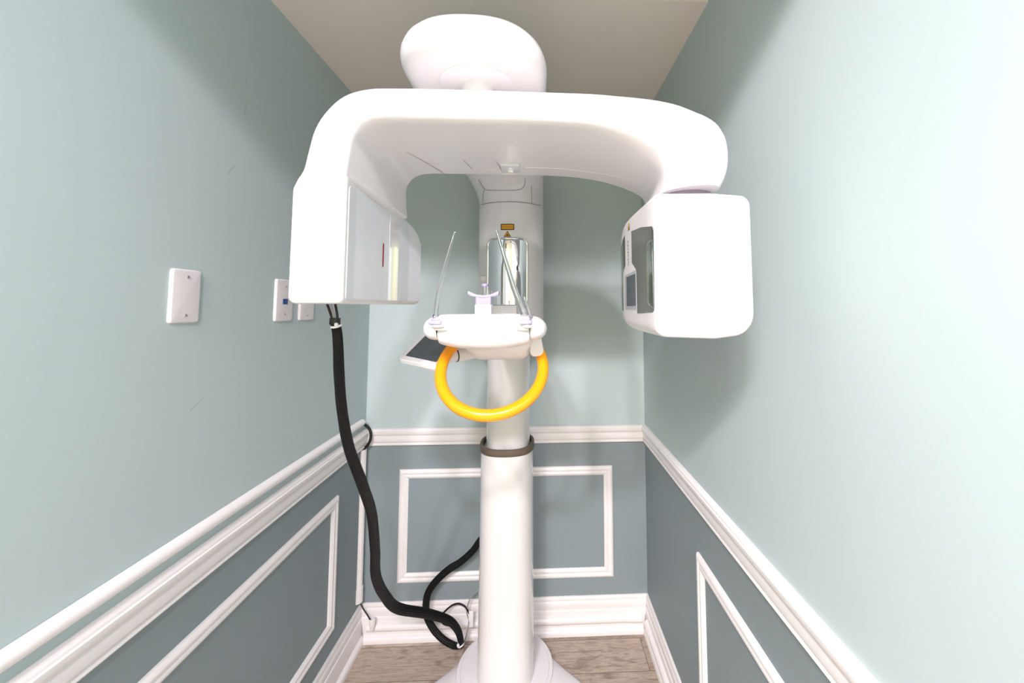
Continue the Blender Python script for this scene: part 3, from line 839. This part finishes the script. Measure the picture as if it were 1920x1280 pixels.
# touch panel on a short stub arm
A, B_, C_ = Vector((-.336, .955, 1.286)), Vector((-.233, .935, 1.268)), Vector((-.312, 1.10, 1.342))
e1, e2 = B_-A, C_-A; nn = e1.cross(e2).normalized()
if nn.z < 0: nn = -nn
L1, L2 = e1.length, e2.length; e1n, e2n = e1/L1, e2/L2
P3 = lambda a, c, d: tuple(A+e1n*a+e2n*c+nn*d)
tp = MB(); tp.prism(rpoly([(0, 0), (L1, 0), (L1, L2), (0, L2)], .013, 6), P3, -.007, .003, .003)
tpo = tp.build('touch_panel', M['frame'], root)
lab(tpo, 'pale tilted touch panel tablet')
ts = MB(); ts.prism(rpoly([(.013, .018), (L1-.013, .018), (L1-.013, L2-.014), (.013, L2-.014)], .0015, 2), P3, 0, .0036)
lab(ts.build('touch_screen', M['screen2'], tpo), 'dark grey screen')
ta = MB(); rings = []
p0, p1 = Vector(P3(L1*.86, L2*.42, -.012)), Vector((-.15, 1.07, 1.296))
ta.tube([p0, p0.lerp(p1, .3), p0.lerp(p1, .35), p1], [.015, .016, .019, .019], 24)
ta.tube([p0.lerp(p1, .30), p0.lerp(p1, .34)], [.0175, .0175], 24, mi=1)
ta.build('panel_arm', [M['white2'], M['dark']], tpo)
tb = MB(); tb.prism(rpoly([(L1*.52, .004), (L1*.96, .004), (L1*.96, L2*.55), (L1*.52, L2*.5)], .008, 5), P3, -.006, -.016, .004)
tb.build('rear_housing', M['white2'], tpo)

# ------------------------------------------------------------------ cables
def sleeve(name, pts, rads, label, n=10):
    P = smooth_path(pts, n); R = lerp_list(rads, n)
    s = MB(); s.tube(P, R, 60, flute=.06, nf=15, twist=16)
    o = s.build(name, M['black'], None, ang=60); tag(o, label, 'cable', 'black braided cable sleeves'); return o, P, R
c1 = [(-.372, .735, 1.385), (-.371, .742, 1.365), (-.373, .752, 1.335), (-.384, .782, 1.278), (-.404, .84, 1.197), (-.424, .92, 1.094), (-.434, 1.02, .969), (-.450, 1.12, .848), (-.478, 1.22, .699), (-.504, 1.30, .573), (-.505, 1.38, .461), (-.488, 1.46, .361), (-.412, 1.55, .274), (-.348, 1.615, .200), (-.318, 1.648, .140), (-.305, 1.660, .088), (-.303, 1.664, .062)]
r1 = [.0075, .0080, .0085, .0090, .0095, .0108, .0120, .0125, .0132, .0142, .0150, .0156, .0152, .0142, .0130, .011, .009]
o1, P1, R1 = sleeve('cable_sleeve', c1, r1, 'thick black cable sleeve hanging from the left x-ray head down to the floor')
t_ = MB(); t_.tube([P1[3], P1[4], P1[5]], [.0098]*3, 20); t_.ball(tuple(P1[4]+Vector((.006, -.011, .002))), .0035)
lab(t_.build('cable_tie', M['tie'], o1), 'white cable tie below the head')
t_ = MB(); top = Vector((-.372, .735, 1.385))
t_.tube([top+Vector((.0, -.001, -.006)), top+Vector((0, 0, .006))], [.0092, .0092], 20)
t_.build('sleeve_end', M['blackw'], o1)
t_ = MB()
for k, (dx, dy) in enumerate(((-.004, 0), (.0005, -.003), (.004, .001))):
    t_.tube(smooth_path([top+Vector((dx, dy, 0)), top+Vector((dx*1.4-.003, dy, .014)), top+Vector((dx*1.8-.009, dy, .034))], 4), .0022, 8, mi=k % 2)
lab(t_.build('leads', [M['blackw'], M['greyw']], o1), 'thin leads entering the head')
c2 = [(-.205, 1.735, .455), (-.242, 1.732, .427), (-.275, 1.732, .383), (-.325, 1.732, .340), (-.373, 1.732, .312), (-.427, 1.73, .265), (-.458, 1.727, .215), (-.459, 1.72, .152), (-.431, 1.708, .105), (-.386, 1.696, .068), (-.342, 1.684, .052), (-.312, 1.672, .056)]
r2 = [.0125, .0125, .0125, .013, .0135, .0135, .0135, .0130, .0125, .012, .0115, .009]
o2, P2, R2 = sleeve('cable_sleeve', c2, r2, 'black cable sleeve curving down behind the white column to the floor')
t_ = MB(); q = Vector((-.3065, 1.662, .072)); t_.tube([q+Vector((-.001, 0, .003)), q+Vector((.001, .0, -.003))], [.0145, .0145], 20, caps=False); t_.ball((-.313, 1.647, .080), .0055)
lab(t_.build('cable_tie', M['tie'], o2), 'white tie joining both sleeve ends')
w = MB(); w.tube(smooth_path([(-.400, 1.70, .150), (-.365, 1.745, .156), (-.333, 1.747, .164), (-.305, 1.742, .155), (-.286, 1.735, .134)], 6), .0036, 8)
w.tube(smooth_path([(-.402, 1.71, .135), (-.402, 1.728, .112), (-.385, 1.728, .0975), (-.36, 1.726, .094), (-.325, 1.722, .097)], 6), .0030, 8)
tag(w.build('black_wire', M['blackw']), 'thin black wire looping beside the cable ends at the column foot', 'wire')
w = MB(); w.tube(smooth_path([(-.235, 1.75, .226), (-.252, 1.745, .215), (-.277, 1.745, .195), (-.292, 1.742, .165), (-.296, 1.738, .133), (-.287, 1.735, .105), (-.291, 1.720, .070), (-.300, 1.705, .040), (-.305, 1.69, .004)], 6), .0026, 8)
tag(w.build('grey_wire', M['greyw']), 'thin grey wire arching from behind the column to the floor', 'wire')
w = MB(); w.box((-.288, 1.7325, .078), (-.268, 1.7375, .142), .0015)
tag(w.build('wire_holder', M['pvc']), 'tiny white holder on the baseboard where two thin wires meet', 'wire holder')

# ------------------------------------------------------------------ light
def spot(loc, power, rad, ang, tgt=(-.10, .68, 1.05), colr=(1, .912, 1.0)):
    l = bpy.data.lights.new('ceiling_spotlight', 'SPOT'); l.energy = power; l.shadow_soft_size = rad; l.color = colr
    l.spot_size = math.radians(ang); l.spot_blend = 1
    o = bpy.data.objects.new('ceiling_spotlight', l); o.location = loc; col.objects.link(o)
    o.rotation_euler = (Vector(tgt)-Vector(loc)).to_track_quat('-Z', 'Y').to_euler()
spot((-.63, -1.4, 2.78), 136, .075, 84)
spot((-.35, -1.4, 2.78), 104, .075, 84)
spot((.16, -1.4, 2.78), 172, .085, 84)
spot((-.50, -.25, 2.78), 16, .09, 120, (.1, 1.0, .6))
def fill_light(loc, sx, sy, power, colr):
    l = bpy.data.lights.new('hall_fill_light', 'AREA'); l.shape = 'RECTANGLE'; l.size = sx; l.size_y = sy; l.energy = power; l.color = colr
    o = bpy.data.objects.new('hall_fill_light', l); o.location = loc; col.objects.link(o)
fill_light((-1.3, -1.7, ZH-.02), 1.2, 1.2, 335, (1, .945, .95))  # broad fill added to raise the ambient light, not a fixture of the hall
wd = bpy.data.worlds.new('room_air'); scn.world = wd; wd.use_nodes = True
wd.node_tree.nodes['Background'].inputs['Color'].default_value = (.8, .85, .9, 1)
wd.node_tree.nodes['Background'].inputs['Strength'].default_value = .3

# ------------------------------------------------------------------ camera (13.7 mm lens, cropped off-centre like the photograph)
cam = bpy.data.cameras.new('camera'); co = bpy.data.objects.new('camera', cam); col.objects.link(co)
yaw, pitch, roll = .043, .0694, -.0015
r = Vector((math.cos(yaw), -math.sin(yaw), 0)); f0 = Vector((math.sin(yaw), math.cos(yaw), 0)); u0 = Vector((0, 0, 1))
f = f0*math.cos(pitch)+u0*math.sin(pitch); u = u0*math.cos(pitch)-f0*math.sin(pitch)
R_ = r*math.cos(roll)+u*math.sin(roll); U_ = u*math.cos(roll)-r*math.sin(roll)
mwc = Matrix.Identity(4)
for i in range(3): mwc[i][0] = R_[i]; mwc[i][1] = U_[i]; mwc[i][2] = -f[i]
mwc.translation = (0, 0, 1.4123)
co.matrix_world = mwc
cam.sensor_width = 36; cam.sensor_fit = 'HORIZONTAL'; cam.lens = 730.8173/1920*36
cam.shift_x = -(1040.4315-960)/1920; cam.shift_y = (522.8037-640)/1920
cam.clip_start = .01
scn.camera = co
vs = scn.view_settings
vs.view_transform = 'Standard'; vs.look = 'None'; vs.gamma = 1; vs.use_curve_mapping = False; vs.exposure = 0
scn.cycles.use_denoising = True
scn.cycles.max_bounces = 10; scn.cycles.diffuse_bounces = 5; scn.cycles.transmission_bounces = 10
